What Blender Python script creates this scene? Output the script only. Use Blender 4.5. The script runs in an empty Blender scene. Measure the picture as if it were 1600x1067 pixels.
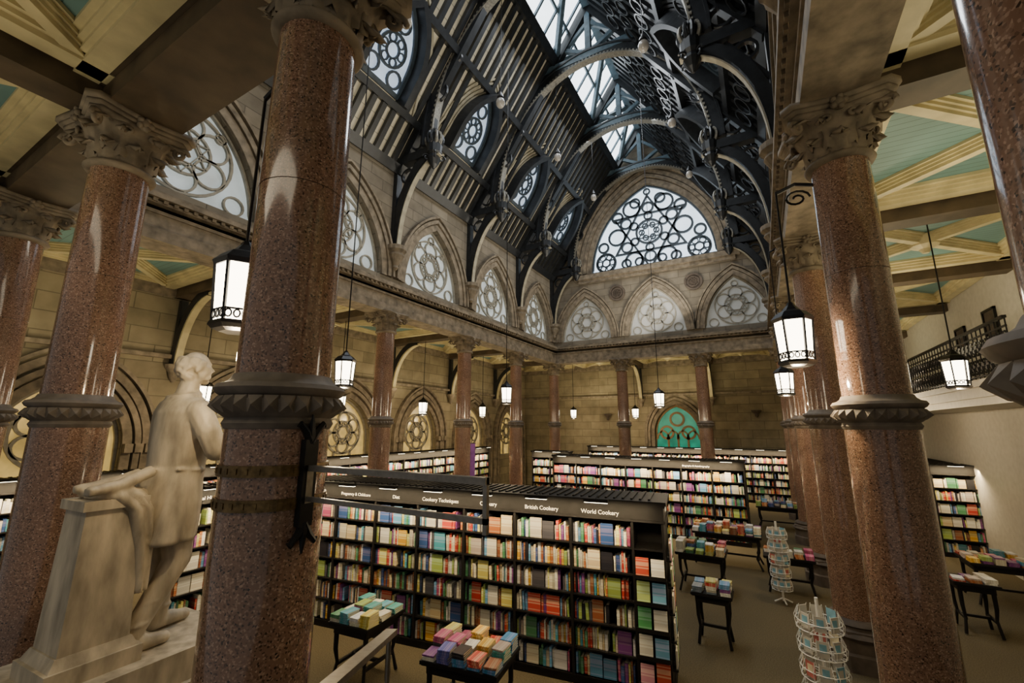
import bpy, math, random
from mathutils import Vector, Matrix
random.seed(7)
C=bpy.context.scene.collection
pi=math.pi; sin=math.sin; cos=math.cos
# ------------------------------------------------------------ materials
def newmat(n):
    m=bpy.data.materials.new(n); m.use_nodes=True
    return m,m.node_tree,m.node_tree.nodes['Principled BSDF']
def N(t,k,**kw):
    n=t.nodes.new(k)
    for a,b in kw.items():
        if a in n.inputs.keys(): n.inputs[a].default_value=b
        else: setattr(n,a,b)
    return n
def ramp(t,fac,stops):
    r=t.nodes.new('ShaderNodeValToRGB'); e=r.color_ramp.elements
    while len(e)<len(stops): e.new(.5)
    for i,(p,c) in enumerate(stops):
        e[i].position=p; e[i].color=(*c,1)
    t.links.new(fac,r.inputs[0]); return r.outputs[0]
def plain(n,c,rough=.6,metal=0,var=.25,scale=8,spec=.5,bump=0,stretch=None):
    m,t,b=newmat(n)
    tc=N(t,'ShaderNodeTexCoord'); no=N(t,'ShaderNodeTexNoise',Scale=scale,Detail=6.0)
    src=tc.outputs['Object']
    if stretch:
        mp=N(t,'ShaderNodeMapping'); mp.inputs['Scale'].default_value=stretch; t.links.new(src,mp.inputs[0]); src=mp.outputs[0]
    t.links.new(src,no.inputs['Vector'])
    c0=tuple(x*(1-var) for x in c); c1=tuple(min(1,x*(1+var)) for x in c)
    t.links.new(ramp(t,no.outputs[0],[(.3,c0),(.7,c1)]),b.inputs['Base Color'])
    b.inputs['Roughness'].default_value=rough; b.inputs['Metallic'].default_value=metal
    b.inputs['Specular IOR Level'].default_value=spec
    if bump:
        bm=N(t,'ShaderNodeBump',Strength=bump,Distance=.02)
        t.links.new(no.outputs[0],bm.inputs['Height']); t.links.new(bm.outputs[0],b.inputs['Normal'])
    return m
def emis(n,c,s,var=.0,scale=3,base=(.5,.5,.5)):
    m,t,b=newmat(n)
    b.inputs['Base Color'].default_value=(*base,1); b.inputs['Roughness'].default_value=.2
    if var:
        tc=N(t,'ShaderNodeTexCoord'); no=N(t,'ShaderNodeTexNoise',Scale=scale,Detail=4.0)
        t.links.new(tc.outputs['Object'],no.inputs['Vector'])
        t.links.new(ramp(t,no.outputs[0],[(.3,tuple(x*(1-var) for x in c)),(.7,c)]),b.inputs['Emission Color'])
    else: b.inputs['Emission Color'].default_value=(*c,1)
    b.inputs['Emission Strength'].default_value=s
    return m
def granite(n,dark,mid,light):
    m,t,b=newmat(n)
    tc=N(t,'ShaderNodeTexCoord'); vo=N(t,'ShaderNodeTexVoronoi',Scale=110.0); no=N(t,'ShaderNodeTexNoise',Scale=2.5,Detail=5.0)
    for x in (vo,no): t.links.new(tc.outputs['Object'],x.inputs['Vector'])
    sx=N(t,'ShaderNodeSeparateColor'); t.links.new(vo.outputs['Color'],sx.inputs[0])
    c=ramp(t,sx.outputs[0],[(.0,dark),(.22,mid),(.75,mid),(1,light)])
    mx=N(t,'ShaderNodeMixRGB',blend_type='MULTIPLY'); mx.inputs[0].default_value=.6
    t.links.new(c,mx.inputs[1]); t.links.new(ramp(t,no.outputs[0],[(.3,(.6,.6,.6)),(.7,(1.1,1.05,1))]),mx.inputs[2])
    t.links.new(mx.outputs[0],b.inputs['Base Color'])
    b.inputs['Roughness'].default_value=.14; b.inputs['Specular IOR Level'].default_value=.6
    b.inputs['Coat Weight'].default_value=.5; b.inputs['Coat Roughness'].default_value=.06
    return m
def ashlar(n,c,w=.9,h=.36,mort=.012,dark=.5,rough=.85):
    m,t,b=newmat(n)
    g=N(t,'ShaderNodeNewGeometry'); s=N(t,'ShaderNodeSeparateXYZ'); t.links.new(g.outputs['Position'],s.inputs[0])
    a=N(t,'ShaderNodeMath',operation='ADD'); t.links.new(s.outputs[0],a.inputs[0]); t.links.new(s.outputs[1],a.inputs[1])
    cb=N(t,'ShaderNodeCombineXYZ'); t.links.new(a.outputs[0],cb.inputs[0]); t.links.new(s.outputs[2],cb.inputs[1])
    br=N(t,'ShaderNodeTexBrick'); t.links.new(cb.outputs[0],br.inputs['Vector'])
    br.inputs['Scale'].default_value=1; br.inputs['Brick Width'].default_value=w; br.inputs['Row Height'].default_value=h
    br.inputs['Mortar Size'].default_value=mort; br.inputs['Color1'].default_value=(*c,1)
    br.inputs['Color2'].default_value=(*[x*.72 for x in c],1); br.inputs['Mortar'].default_value=(*[x*dark for x in c],1)
    no=N(t,'ShaderNodeTexNoise',Scale=2.2,Detail=10.0); t.links.new(g.outputs['Position'],no.inputs['Vector'])
    mx=N(t,'ShaderNodeMixRGB',blend_type='MULTIPLY'); mx.inputs[0].default_value=.7
    t.links.new(br.outputs[0],mx.inputs[1]); t.links.new(ramp(t,no.outputs[0],[(.3,(.6,.58,.56)),(.68,(1.1,1.09,1.07))]),mx.inputs[2])
    t.links.new(mx.outputs[0],b.inputs['Base Color']); b.inputs['Roughness'].default_value=rough
    bm=N(t,'ShaderNodeBump',Strength=.5,Distance=.02); t.links.new(br.outputs['Fac'],bm.inputs['Height']); bm.invert=True
    t.links.new(bm.outputs[0],b.inputs['Normal'])
    return m
def boards(n,c,axis=0,w=.12,gap=.06,dark=.45):
    m,t,b=newmat(n)
    g=N(t,'ShaderNodeNewGeometry'); s=N(t,'ShaderNodeSeparateXYZ'); t.links.new(g.outputs['Position'],s.inputs[0])
    d=N(t,'ShaderNodeMath',operation='DIVIDE'); t.links.new(s.outputs[axis],d.inputs[0]); d.inputs[1].default_value=w
    f=N(t,'ShaderNodeMath',operation='FRACT'); t.links.new(d.outputs[0],f.inputs[0])
    col=ramp(t,f.outputs[0],[(0,tuple(x*dark for x in c)),(gap,tuple(x*dark for x in c)),(gap+.04,c),(1,c)])
    no=N(t,'ShaderNodeTexNoise',Scale=1.3,Detail=6.0); t.links.new(g.outputs['Position'],no.inputs['Vector'])
    mx=N(t,'ShaderNodeMixRGB',blend_type='MULTIPLY'); mx.inputs[0].default_value=.7
    t.links.new(col,mx.inputs[1]); t.links.new(ramp(t,no.outputs[0],[(.3,(.7,.7,.68)),(.7,(1.1,1.1,1.1))]),mx.inputs[2])
    t.links.new(mx.outputs[0],b.inputs['Base Color']); b.inputs['Roughness'].default_value=.5
    return m
def bookmat(n,obj):
    m,t,b=newmat(n)
    if obj:
        oi=N(t,'ShaderNodeObjectInfo'); col=oi.outputs['Color']
    else:
        at=N(t,'ShaderNodeVertexColor'); at.layer_name='Col'; col=at.outputs['Color']
    uv=N(t,'ShaderNodeUVMap'); s=N(t,'ShaderNodeSeparateXYZ'); t.links.new(uv.outputs[0],s.inputs[0])
    hs=N(t,'ShaderNodeHueSaturation'); t.links.new(col,hs.inputs['Color']); hs.inputs['Hue'].default_value=.58; hs.inputs['Value'].default_value=1.5; hs.inputs['Saturation'].default_value=.5
    r=t.nodes.new('ShaderNodeValToRGB'); r.color_ramp.interpolation='CONSTANT'; e=r.color_ramp.elements
    for p,v in [(.08,1),(.13,0),(.42,1),(.5,0),(.56,1),(.78,0),(.86,1),(.9,0)]:
        x=e.new(p); x.color=(v,v,v,1)
    e[0].color=(0,0,0,1)
    t.links.new(s.outputs[1],r.inputs[0])
    mu=N(t,'ShaderNodeMath',operation='MULTIPLY'); t.links.new(r.outputs[0],mu.inputs[0]); mu.inputs[1].default_value=.45
    mx=N(t,'ShaderNodeMixRGB'); t.links.new(mu.outputs[0],mx.inputs[0]); t.links.new(col,mx.inputs[1]); t.links.new(hs.outputs[0],mx.inputs[2])
    t.links.new(mx.outputs[0],b.inputs['Base Color']); b.inputs['Roughness'].default_value=.35
    return m
GRAN=granite('granite_pink',(.03,.02,.015),(.25,.145,.10),(.48,.32,.24))
STONE=plain('sandstone_carved',(.20,.165,.12),.8,var=.45,scale=5,bump=.4)
STONER=plain('grey_sandstone_ring',(.16,.135,.11),.7,var=.35,scale=8,bump=.3)
STONED=plain('sandstone_dark',(.09,.07,.055),.8,var=.35,scale=5,bump=.4)
ASH=ashlar('ashlar_nave',(.25,.218,.168))
ASHO=ashlar('ashlar_outer',(.33,.285,.19),1.1,.42)
BEAM=plain('beam_brown',(.07,.05,.03),.6,var=.4,scale=3)
CREAM=plain('cream_paint',(.55,.48,.28),.45,var=.2,scale=3)
CREAMD=plain('aged_cream_lining',(.34,.31,.23),.5,var=.25,scale=4)
TEAL=boards('teal_boards',(.14,.26,.26),1,.13)
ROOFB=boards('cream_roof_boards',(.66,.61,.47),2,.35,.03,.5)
ROOFD=boards('shaded_roof_boards',(.03,.03,.03),2,.35,.03,.5)  # right slope's backlit shade put into the board colour
BLACKW=plain('black_timber',(.013,.015,.018),.4,var=.4,scale=6)
BLUEW=plain('blue_grey_timber',(.09,.14,.18),.4,var=.3,scale=5)
IRON=plain('black_iron',(.02,.02,.022),.35,.6,var=.3)
LAMPB=plain('matt_black_lamp',(.012,.012,.012),.6,0,var=.2,spec=.2)
STEEL=plain('brushed_steel',(.26,.24,.21),.35,.9,var=.15,scale=30)
BRONZE=plain('aged_bronze_strap',(.16,.11,.05),.4,.8,var=.5,scale=30)
GOLD=plain('gilt_paint',(.30,.19,.08),.5,.2,var=.4,scale=20)
BEADM=plain('dull_beading',(.20,.19,.16),.5,.2,var=.4,scale=20)
FRAMEW=plain('pale_stone_tracery',(.32,.30,.25),.7,var=.2)
FRAMED=plain('dark_tracery',(.03,.045,.06),.5,var=.3)
CARP=plain('olive_carpet',(.105,.086,.052),.95,var=.35,scale=60,spec=.1)
WOODB=plain('black_bookcase',(.010,.009,.009),.55,var=.3,spec=.25)
MARB=plain('weathered_marble',(.42,.365,.275),.5,var=.42,scale=6,bump=.3,stretch=(1.6,1.6,.5))
DARKST=plain('dark_plinth',(.05,.035,.025),.35,var=.4)
WHITEP=plain('white_paint',(.56,.54,.49),.5,var=.08)
PAPER=plain('paper_pages',(.66,.60,.46),.8,var=.1,scale=40)
WIRE=plain('white_wire',(.75,.75,.72),.4,var=.05)
LEAD=plain('lettering_white',(.75,.75,.72),.5,var=.03)
PURP=plain('purple_banner',(.28,.10,.42),.5,var=.3,scale=3)
G_SIDE=emis('frosted_glass',(.56,.68,.70),.68,.5,1.3)  # panes here and below carry the light behind them as emission
G_FAR=emis('frosted_glass_dim',(.36,.40,.37),.22,.5,1.3)
G_GAB=emis('bright_window_glass',(.70,.86,1),2.4,.3,.8)
G_SKY=emis('skylight_glass',(.84,.94,1),4.5,.25,.6)
G_WARM=emis('warm_window_glass',(1,.66,.18),.75,.6,2,(.25,.18,.07))
G_GREEN=emis('green_window_glass',(.02,.50,.30),.55,.6,2,(.02,.08,.05))
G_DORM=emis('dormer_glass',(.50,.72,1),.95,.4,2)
G_DARK=emis('shaded_dormer_glass',(.2,.3,.4),.05,.4,2,(.05,.06,.07))  # darkened copy of the dormer glass, right slope's shade put into it
LAMPG=emis('lantern_glass',(1,.86,.62),13)
BULB=emis('lamp_globe_glass',(.5,.45,.38),.05,.3,6,(.28,.26,.23))
STRIP=emis('shelf_lamp_tube',(1,.86,.6),8)
BK_O=bookmat('book_cover',True); BK_S=bookmat('book_cover_rows',False)
# ------------------------------------------------------------ mesh builder
class M:
    def __init__(s): s.v=[];s.f=[];s.m=[]
    def add(s,V,F,m=0):
        o=len(s.v); s.v+= [tuple(x) for x in V]; s.f+= [tuple(i+o for i in f) for f in F]; s.m+=[m]*len(F)
    def box(s,cx,cy,cz,sx,sy,sz,m=0,rot=0):
        V=[]
        for a in (-.5,.5):
            for b in (-.5,.5):
                for c in (-.5,.5):
                    x,y=a*sx,b*sy
                    V.append((cx+x*cos(rot)-y*sin(rot),cy+x*sin(rot)+y*cos(rot),cz+c*sz))
        s.add(V,[(0,1,3,2),(4,6,7,5),(0,4,5,1),(2,3,7,6),(0,2,6,4),(1,5,7,3)],m)
    def b2(s,x0,x1,y0,y1,z0,z1,m=0): s.box((x0+x1)/2,(y0+y1)/2,(z0+z1)/2,abs(x1-x0),abs(y1-y0),abs(z1-z0),m)
    def lathe(s,prof,n=32,cx=0,cy=0,m=0,ph=0):
        V=[];F=[]
        for r,z in prof:
            for i in range(n):
                a=2*pi*i/n+ph; V.append((cx+r*cos(a),cy+r*sin(a),z))
        for j in range(len(prof)-1):
            for i in range(n):
                k=(i+1)%n; F.append((j*n+i,j*n+k,(j+1)*n+k,(j+1)*n+i))
        F.append(tuple(range(n))[::-1]); F.append(tuple((len(prof)-1)*n+i for i in range(n)))
        s.add(V,F,m)
    def tube(s,P,r,n=6,closed=False,m=0):
        P=[Vector(p) for p in P]; L=len(P); V=[];F=[]
        rr=r if isinstance(r,(list,tuple)) else [r]*L
        up=None
        for i,p in enumerate(P):
            if closed: t=P[(i+1)%L]-P[i-1]
            else: t=P[min(i+1,L-1)]-P[max(i-1,0)]
            if t.length<1e-9: t=Vector((0,0,1))
            t.normalize()
            if up is None:
                up=Vector((0,0,1)) if abs(t.z)<.9 else Vector((1,0,0))
            a=t.cross(up)
            if a.length<1e-4: a=t.cross(Vector((0.3,1,.2)))
            a.normalize(); b=a.cross(t); b.normalize(); up=b
            for k in range(n):
                q=2*pi*k/n; V.append(p+a*cos(q)*rr[i]+b*sin(q)*rr[i])
        for i in range(L if closed else L-1):
            j=(i+1)%L
            for k in range(n):
                l=(k+1)%n; F.append((i*n+k,i*n+l,j*n+l,j*n+k))
        if not closed: F.append(tuple(range(n))[::-1]); F.append(tuple((L-1)*n+k for k in range(n)))
        s.add(V,F,m)
    def ribbon(s,P,Nn,w,h,closed=False,m=0):
        P=[Vector(p) for p in P]; Nn=Vector(Nn).normalized(); L=len(P);V=[];F=[]
        for i,p in enumerate(P):
            if closed: t=P[(i+1)%L]-P[i-1]
            else: t=P[min(i+1,L-1)]-P[max(i-1,0)]
            t.normalize(); b=t.cross(Nn); b.normalize()
            for x,y in ((-.5,-.5),(.5,-.5),(.5,.5),(-.5,.5)): V.append(p+Nn*w*x+b*h*y)
        for i in range(L if closed else L-1):
            j=(i+1)%L
            for k in range(4):
                l=(k+1)%4; F.append((i*4+k,i*4+l,j*4+l,j*4+k))
        if not closed: F+= [(3,2,1,0),tuple((L-1)*4+k for k in range(4))]
        s.add(V,F,m)
    def bar(s,p,q,w,h=None,Nn=(0,1,0),m=0): s.ribbon([p,q],Nn,w,h or w,False,m)
    def sph(s,c,r,n=10,k=7,m=0):
        rx,ry,rz=r if isinstance(r,(tuple,list)) else (r,r,r)
        V=[];F=[]
        for j in range(k+1):
            th=pi*j/k
            for i in range(n):
                a=2*pi*i/n; V.append((c[0]+rx*max(sin(th),1e-3)*cos(a),c[1]+ry*max(sin(th),1e-3)*sin(a),c[2]-rz*cos(th)))
        for j in range(k):
            for i in range(n):
                l=(i+1)%n; F.append((j*n+i,j*n+l,(j+1)*n+l,(j+1)*n+i))
        F.append(tuple(range(n))[::-1]); F.append(tuple(k*n+i for i in range(n)))
        s.add(V,F,m)
    def mesh(s,name,mats,smooth=False):
        me=bpy.data.meshes.new(name); me.from_pydata(s.v,[],s.f)
        for x in mats: me.materials.append(x)
        me.polygons.foreach_set('material_index',s.m)
        if smooth: me.polygons.foreach_set('use_smooth',[True]*len(s.f))
        me.update(); return me
    def obj(s,name,mats,loc=(0,0,0),par=None,smooth=False,rot=0):
        if not isinstance(mats,(list,tuple)): mats=[mats]
        return inst(name,s.mesh(name,mats,smooth),loc,par,rot)
def inst(name,me,loc=(0,0,0),par=None,rot=0,scale=None):
    o=bpy.data.objects.new(name,me); C.objects.link(o); o.location=loc
    o.rotation_euler=(0,0,rot)
    if scale: o.scale=scale
    if par: o.parent=par
    return o
def empty(name,loc,rot=0):
    o=bpy.data.objects.new(name,None); C.objects.link(o); o.location=loc; o.rotation_euler=(0,0,rot); o.empty_display_size=.2
    return o
def tag(o,label,cat,group=None,kind=None):
    o['label']=label;o['category']=cat
    if group:o['group']=group
    if kind:o['kind']=kind
    return o
def struct(o): o['kind']='structure'; return o
TR=[0];WI=[0]
def trim(mb,mats,smooth=False):
    TR[0]+=1; return struct(mb.obj('trim_%d'%TR[0],mats,smooth=smooth))
# ------------------------------------------------------------ plates with holes
def plate(name,outer,holes,thick,mp,mat):
    cu=bpy.data.curves.new(name,'CURVE'); cu.dimensions='2D'; cu.fill_mode='BOTH'; cu.extrude=thick/2
    for P in [outer]+holes:
        sp=cu.splines.new('POLY'); sp.points.add(len(P)-1)
        for i,p in enumerate(P): sp.points[i].co=(p[0],p[1],0,1)
        sp.use_cyclic_u=True
    t=bpy.data.objects.new('tmp',cu); C.objects.link(t)
    dg=bpy.context.evaluated_depsgraph_get(); dg.update()
    me=bpy.data.meshes.new_from_object(t.evaluated_get(dg))
    bpy.data.objects.remove(t)
    for v in me.vertices: v.co=mp(v.co.x,v.co.y,v.co.z)
    me.materials.clear(); me.materials.append(mat); me.name=name; me.update()
    o=bpy.data.objects.new(name,me); C.objects.link(o)
    return struct(o)
def arch(a,h,off=0,n=14,cx=0,base=0,drop=0):
    A=a+off; H=h+off*1.25
    c=(H*H-A*A)/(2*A); R=A+c; P=[]
    t1=math.atan2(H,c)
    if drop: P.append((cx+A,base-drop))
    for i in range(n+1):
        t=t1*i/n; P.append((cx-c+R*cos(t),base+R*sin(t)))
    for i in range(n-1,-1,-1):
        t=t1*i/n; P.append((cx+c-R*cos(t),base+R*sin(t)))
    if drop: P.append((cx-A,base-drop))
    return P
def circ(cx,cy,r,n=28): return [(cx+r*cos(2*pi*i/n),cy+r*sin(2*pi*i/n)) for i in range(n)]
def star(cx,cy,R,ph=0):
    T=[]
    for k in (0,1): T.append([(cx+R*sin(2*pi*i/3+k*pi+ph),cy+R*cos(2*pi*i/3+k*pi+ph)) for i in range(3)])
    return T
def window(mp,paths,outline,glass,frame,bar=.05,dep=.1):
    WI[0]+=1; mb=M(); nn=mp(0,0,1)-mp(0,0,0)
    for P,cl,w in paths: mb.ribbon([mp(x,y,0) for x,y in P],nn,dep,w,cl)
    mb.ribbon([mp(x,y,0) for x,y in outline],nn,dep*1.3,bar*2,True)
    o=struct(mb.obj('window_%d'%WI[0],frame))
    g=M(); V=[mp(x,y,-.02) for x,y in outline]; c=sum(V,Vector())/len(V)
    V.append(c); n=len(V)-1
    g.add(V,[(i,(i+1)%n,n) for i in range(n)]); go=g.obj('glass_pane',glass,par=o)
    return o
def flower(cx,cy,R,w=.045):
    P=[]
    for s in star(cx,cy,R*.55): P.append((s,True,w))
    for i in range(6):
        a=pi/6+i*pi/3; P.append((circ(cx+R*.66*cos(a),cy+R*.66*sin(a),R*.335,20),True,w))
    P.append((circ(cx,cy,R*.56,24),True,w)); P.append((circ(cx,cy,R*1.03,32),True,w*1.2))
    return P
# ------------------------------------------------------------ layout
H0=3.45
YS=[1.62,5.29,8.96,12.89,16.78,20.89]; XL=-9.37; XR=.95; XF=[-5.76,-2.19]; XN=[.9,-2.54,-5.89,-9.37]
XC=(XL+XR)/2; W=(XR-XL)/2; YE=20.89; Y0=1.62
XO=-13.3; YO=24.9; XRO=4.9; YB=-2.4
SOF=6.7; CZ=7.15; EAVE=11.4; RIDGE=18.95
f=M(); f.b2(XO-.3,XRO+.3,YB,YO+.3,-.12,0); struct(f.obj('floor',CARP))
def mpL(x0): return lambda u,v,w: Vector((x0+w,u,v))
def mpR(x0): return lambda u,v,w: Vector((x0-w,u,v))
def mpF(y0): return lambda u,v,w: Vector((u,y0-w,v))
BC=[(YS[i]+YS[i+1])/2 for i in range(5)]
FC=[-7.5,-3.97,-.55]
def clere(name,mp,mat,y0,y1,cs,a,glass,top=EAVE):
    holes=[arch(a,2.3,0,14,c,7.85) for c in cs]
    plate(name,[(y0,SOF+.25),(y1,SOF+.25),(y1,top),(y0,top)],holes,.4,mp,mat)
    for c in cs:
        O=arch(a,2.3,0,14,c,7.85)
        P=flower(c,8.85,.88)
        for q in [(circ(c-a*.73,8.1,.2,16),True,.04),(circ(c+a*.73,8.1,.2,16),True,.04),(circ(c,9.82,.13,14),True,.035),(circ(c-.62,9.45,.1,12),True,.03),(circ(c+.62,9.45,.1,12),True,.03)]: P.append(q)
        window(lambda u,v,w:mp(u,v,w),P,O,glass,FRAMEW)
        t=M(); nn=mp(0,0,1)-mp(0,0,0)
        for off,ww,dd,z in ((.10,.2,.1,.22),(.27,.12,.14,.25),(.40,.07,.2,.27)):
            t.ribbon([mp(x,y,z) for x,y in arch(a,2.3,off,16,c,7.85)],nn,dd,ww)
        trim(t,STONE)
clere('wall_left',mpL(XL-.15),ASH,Y0,YE+.2,BC,1.42,G_SIDE)
clere('wall_right',mpR(XR+.15),ASH,Y0,YE+.2,BC,1.42,G_SIDE)
mpg=mpF(YE+.15)
gw=(-4.08,11.35,3.0,4.3)
holes=[arch(1.32,2.3,0,14,c,7.85) for c in FC]+[arch(gw[2],gw[3],0,24,gw[0],gw[1])]
plate('wall_far_gable',[(XL,SOF+.25),(XR,SOF+.25),(XR,EAVE),(XC,RIDGE+.1),(XL,EAVE)],holes,.4,mpg,ASH)
for c in FC:
    P=flower(c,8.82,.84)+[(circ(c-.95,8.1,.19,16),True,.04),(circ(c+.95,8.1,.19,16),True,.04),(circ(c,9.8,.13,14),True,.035)]
    window(mpg,P,arch(1.32,2.3,0,14,c,7.85),G_FAR,FRAMEW)
    t=M()
    for off,ww,z in ((.10,.2,.22),(.27,.12,.25),(.40,.07,.28)): t.ribbon([mpg(x,y,z) for x,y in arch(1.32,2.3,off,16,c,7.85)],(0,1,0),.12,ww)
    trim(t,STONE)
cx,bz,a,h=gw; P=[]; sc=(cx,bz+1.78)
for s in star(sc[0],sc[1],1.95): P.append((s,True,.19))
P.append((circ(*sc,.62,28),True,.1))
for s in star(sc[0],sc[1],.6): P.append((s,True,.06))
for i in range(6):
    q=i*pi/3; P.append((circ(sc[0]+1.30*cos(q+pi/2),sc[1]+1.30*sin(q+pi/2),.26,20),True,.09))
    P.append((circ(sc[0]+1.62*cos(q),sc[1]+1.62*sin(q),.42,20),True,.10))
    P.append((circ(sc[0]+.84*cos(q+pi/2),sc[1]+.84*sin(q+pi/2),.19,16),True,.08))
    P.append((circ(sc[0]+.36*cos(q),sc[1]+.36*sin(q),.13,12),True,.05))
for sx in (-1,1):
    P.append((circ(cx+sx*2.25,bz+.5,.48,24),True,.13)); P.append((circ(cx+sx*2.25,bz+.5,.2,16),True,.06))
    for i in range(6): P.append((circ(cx+sx*2.25+.33*cos(i*pi/3),bz+.5+.33*sin(i*pi/3),.14,10),True,.04))
    P.append((circ(cx+sx*1.55,bz+2.85,.27,18),True,.10)); P.append((circ(cx+sx*.62,bz+3.45,.24,16),True,.09))
    P.append((circ(cx+sx*1.2,bz+.27,.22,16),True,.09));P.append((circ(cx+sx*2.35,bz+1.35,.25,18),True,.10))
    P.append((circ(cx+sx*.55,bz+.27,.2,16),True,.08))
P.append((circ(cx,bz+3.95,.15,14),True,.07))
window(mpg,P,arch(a,h,0,24,cx,bz),G_GAB,FRAMED,.08,.16)
t=M()
for off,ww,dd,z in ((.12,.24,.12,.22),(.34,.16,.2,.26),(.55,.2,.14,.25),(.8,.14,.26,.28)): t.ribbon([mpg(x,y,z) for x,y in arch(a,h,off,24,cx,bz)],(0,1,0),dd,ww)
t.b2(cx-3.9,cx+3.9,YE-.3,YE,bz-.32,bz-.08); t.b2(cx-3.7,cx+3.7,YE-.2,YE,bz-.5,bz-.3)
trim(t,STONE)
for x in (-5.78,-2.2):
    r=M()
    for q,w in ((.36,.09),(.24,.05)): r.ribbon([mpg(px,py,.25) for px,py in circ(x,10.1,q)],(0,1,0),.1,w,True)
    for i in range(8): r.ribbon([mpg(px,py,.25) for px,py in circ(x+.13*cos(i*pi/4),10.1+.13*sin(i*pi/4),.07,10)],(0,1,0),.08,.03,True)
    r.lathe([(.34,0),(.34,.05)],28); 
    for i in range(len(r.v)-56,len(r.v)):
        vx,vy,vz=r.v[i]; r.v[i]=(x+vx,YE-.05-vz,10.1+vy)
    trim(r,STONED)
def entab(x0,x1,y0,y1,inx,iny):
    e=M()
    if abs(x1-x0)<.01:
        x=x0; e.b2(x-.32,x+.32,y0,y1,SOF,SOF+.22); e.b2(x-.26,x+.26,y0,y1,SOF+.22,SOF+.5)
        for z,d,hh in ((7.2,.30,.06),(7.36,.36,.05),(7.44,.44,.09),(7.55,.36,.05)): e.b2(x-.2,x+.2,y0,y1,z,z+hh); e.b2(x,x+inx*d,y0,y1,z,z+hh)
        n=int((y1-y0)/.16)
        for i in range(n): e.box(x+inx*.37,y0+(i+.5)*(y1-y0)/n,7.405,.06,.07,.06)
    else:
        y=y0; e.b2(x0,x1,y-.32,y+.32,SOF,SOF+.22); e.b2(x0,x1,y-.26,y+.26,SOF+.22,SOF+.5)
        for z,d,hh in ((7.2,.30,.06),(7.36,.36,.05),(7.44,.44,.09),(7.55,.36,.05)): e.b2(x0,x1,y-.2,y+.2,z,z+hh); e.b2(x0,x1,y,y+iny*d,z,z+hh)
        n=int((x1-x0)/.16)
        for i in range(n): e.box(x0+(i+.5)*(x1-x0)/n,y+iny*.37,7.405,.07,.06,.06)
    return e
trim(entab(XL,XL,Y0,YE,1,0),STONE); trim(entab(XR,XR,Y0+.3,YE,-1,0),STONE); trim(entab(XL,XR,YE,YE,0,-1),STONE)
e=M(); e.b2(XO,XRO,Y0-.32,Y0+.32,SOF,SOF+.24); e.b2(XO,XRO,Y0-.26,Y0+.26,SOF+.24,CZ+.3); e.b2(XO,XRO,Y0-.38,Y0-.3,SOF+.26,SOF+.34); trim(e,BEAM)
plate('wall_near',[(XL,CZ+.2),(XR,CZ+.2),(XR,EAVE),(XC,RIDGE),(XL,EAVE)],[],.3,lambda u,v,w:Vector((u,Y0+w,v)),ASH)
# ------------------------------------------------------------ aisle ceilings
def cbox(x0,x1,y0,y1):
    c=M(); c.b2(x0,x1,y0,y1,CZ,CZ+.1); return c
cl=cbox(XO,XL-.2,YB,YO); struct(cl.obj('ceiling_left_aisle',TEAL))
cl=cbox(XR+.2,XRO,YB,YO); struct(cl.obj('ceiling_right_aisle',TEAL))
cl=cbox(XL-.2,XR+.2,YE+.3,YO); struct(cl.obj('ceiling_far_aisle',TEAL))
cl=cbox(XL-.2,XR+.2,YB,Y0-.2); struct(cl.obj('ceiling_near_aisle',TEAL))
def coffer(x0,x1,y0,y1):
    t=M()
    def beam(p,q,w=.2,d=.2):
        for ww,dd in ((w,d),(w*1.5,d*.72),(w*2.0,d*.48),(w*2.6,d*.24)):
            t.bar((p[0],p[1],CZ-dd/2),(q[0],q[1],CZ-dd/2),dd,ww,(0,0,1))
    m=.16
    beam((x0+m,y0),(x0+m,y1));beam((x1-m,y0),(x1-m,y1));beam((x0,y0+m),(x1,y0+m));beam((x0,y1-m),(x1,y1-m))
    beam((x0,y0),(x1,y1),.12,.17);beam((x0,y1),(x1,y0),.12,.17)
    xm,ym=(x0+x1)/2,(y0+y1)/2
    t.lathe([(.26,CZ-.02),(.22,CZ-.2),(.10,CZ-.26),(.05,CZ-.34)][::-1],12,xm,ym)
    trim(t,CREAM)
ya=[YB]+YS+[YO]
for i in range(len(ya)-1):
    coffer(XO,XL-.3,ya[i]+.2,ya[i+1]-.2); coffer(XR+.3,XRO,ya[i]+.2,ya[i+1]-.2)
xa=[XL]+XF+[XR]
for i in range(3): coffer(xa[i]+(.2),xa[i+1]-.2,YE+.3,YO)
xn=sorted(XN)
for i in range(3): coffer(xn[i]+.2,xn[i+1]-.2,YB,Y0-.3)
for y in YS:
    t=M(); t.b2(XO,XL-.3,y-.2,y+.2,SOF+.05,CZ); t.b2(XR+.3,XRO,y-.2,y+.2,SOF+.05,CZ); trim(t,BEAM)
for x in XF:
    t=M(); t.b2(x-.2,x+.2,YE+.3,YO,SOF+.05,CZ); trim(t,BEAM)
for x in XN:
    t=M(); t.b2(x-.2,x+.2,YB,Y0-.3,SOF+.05,CZ); trim(t,BEAM)
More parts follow.
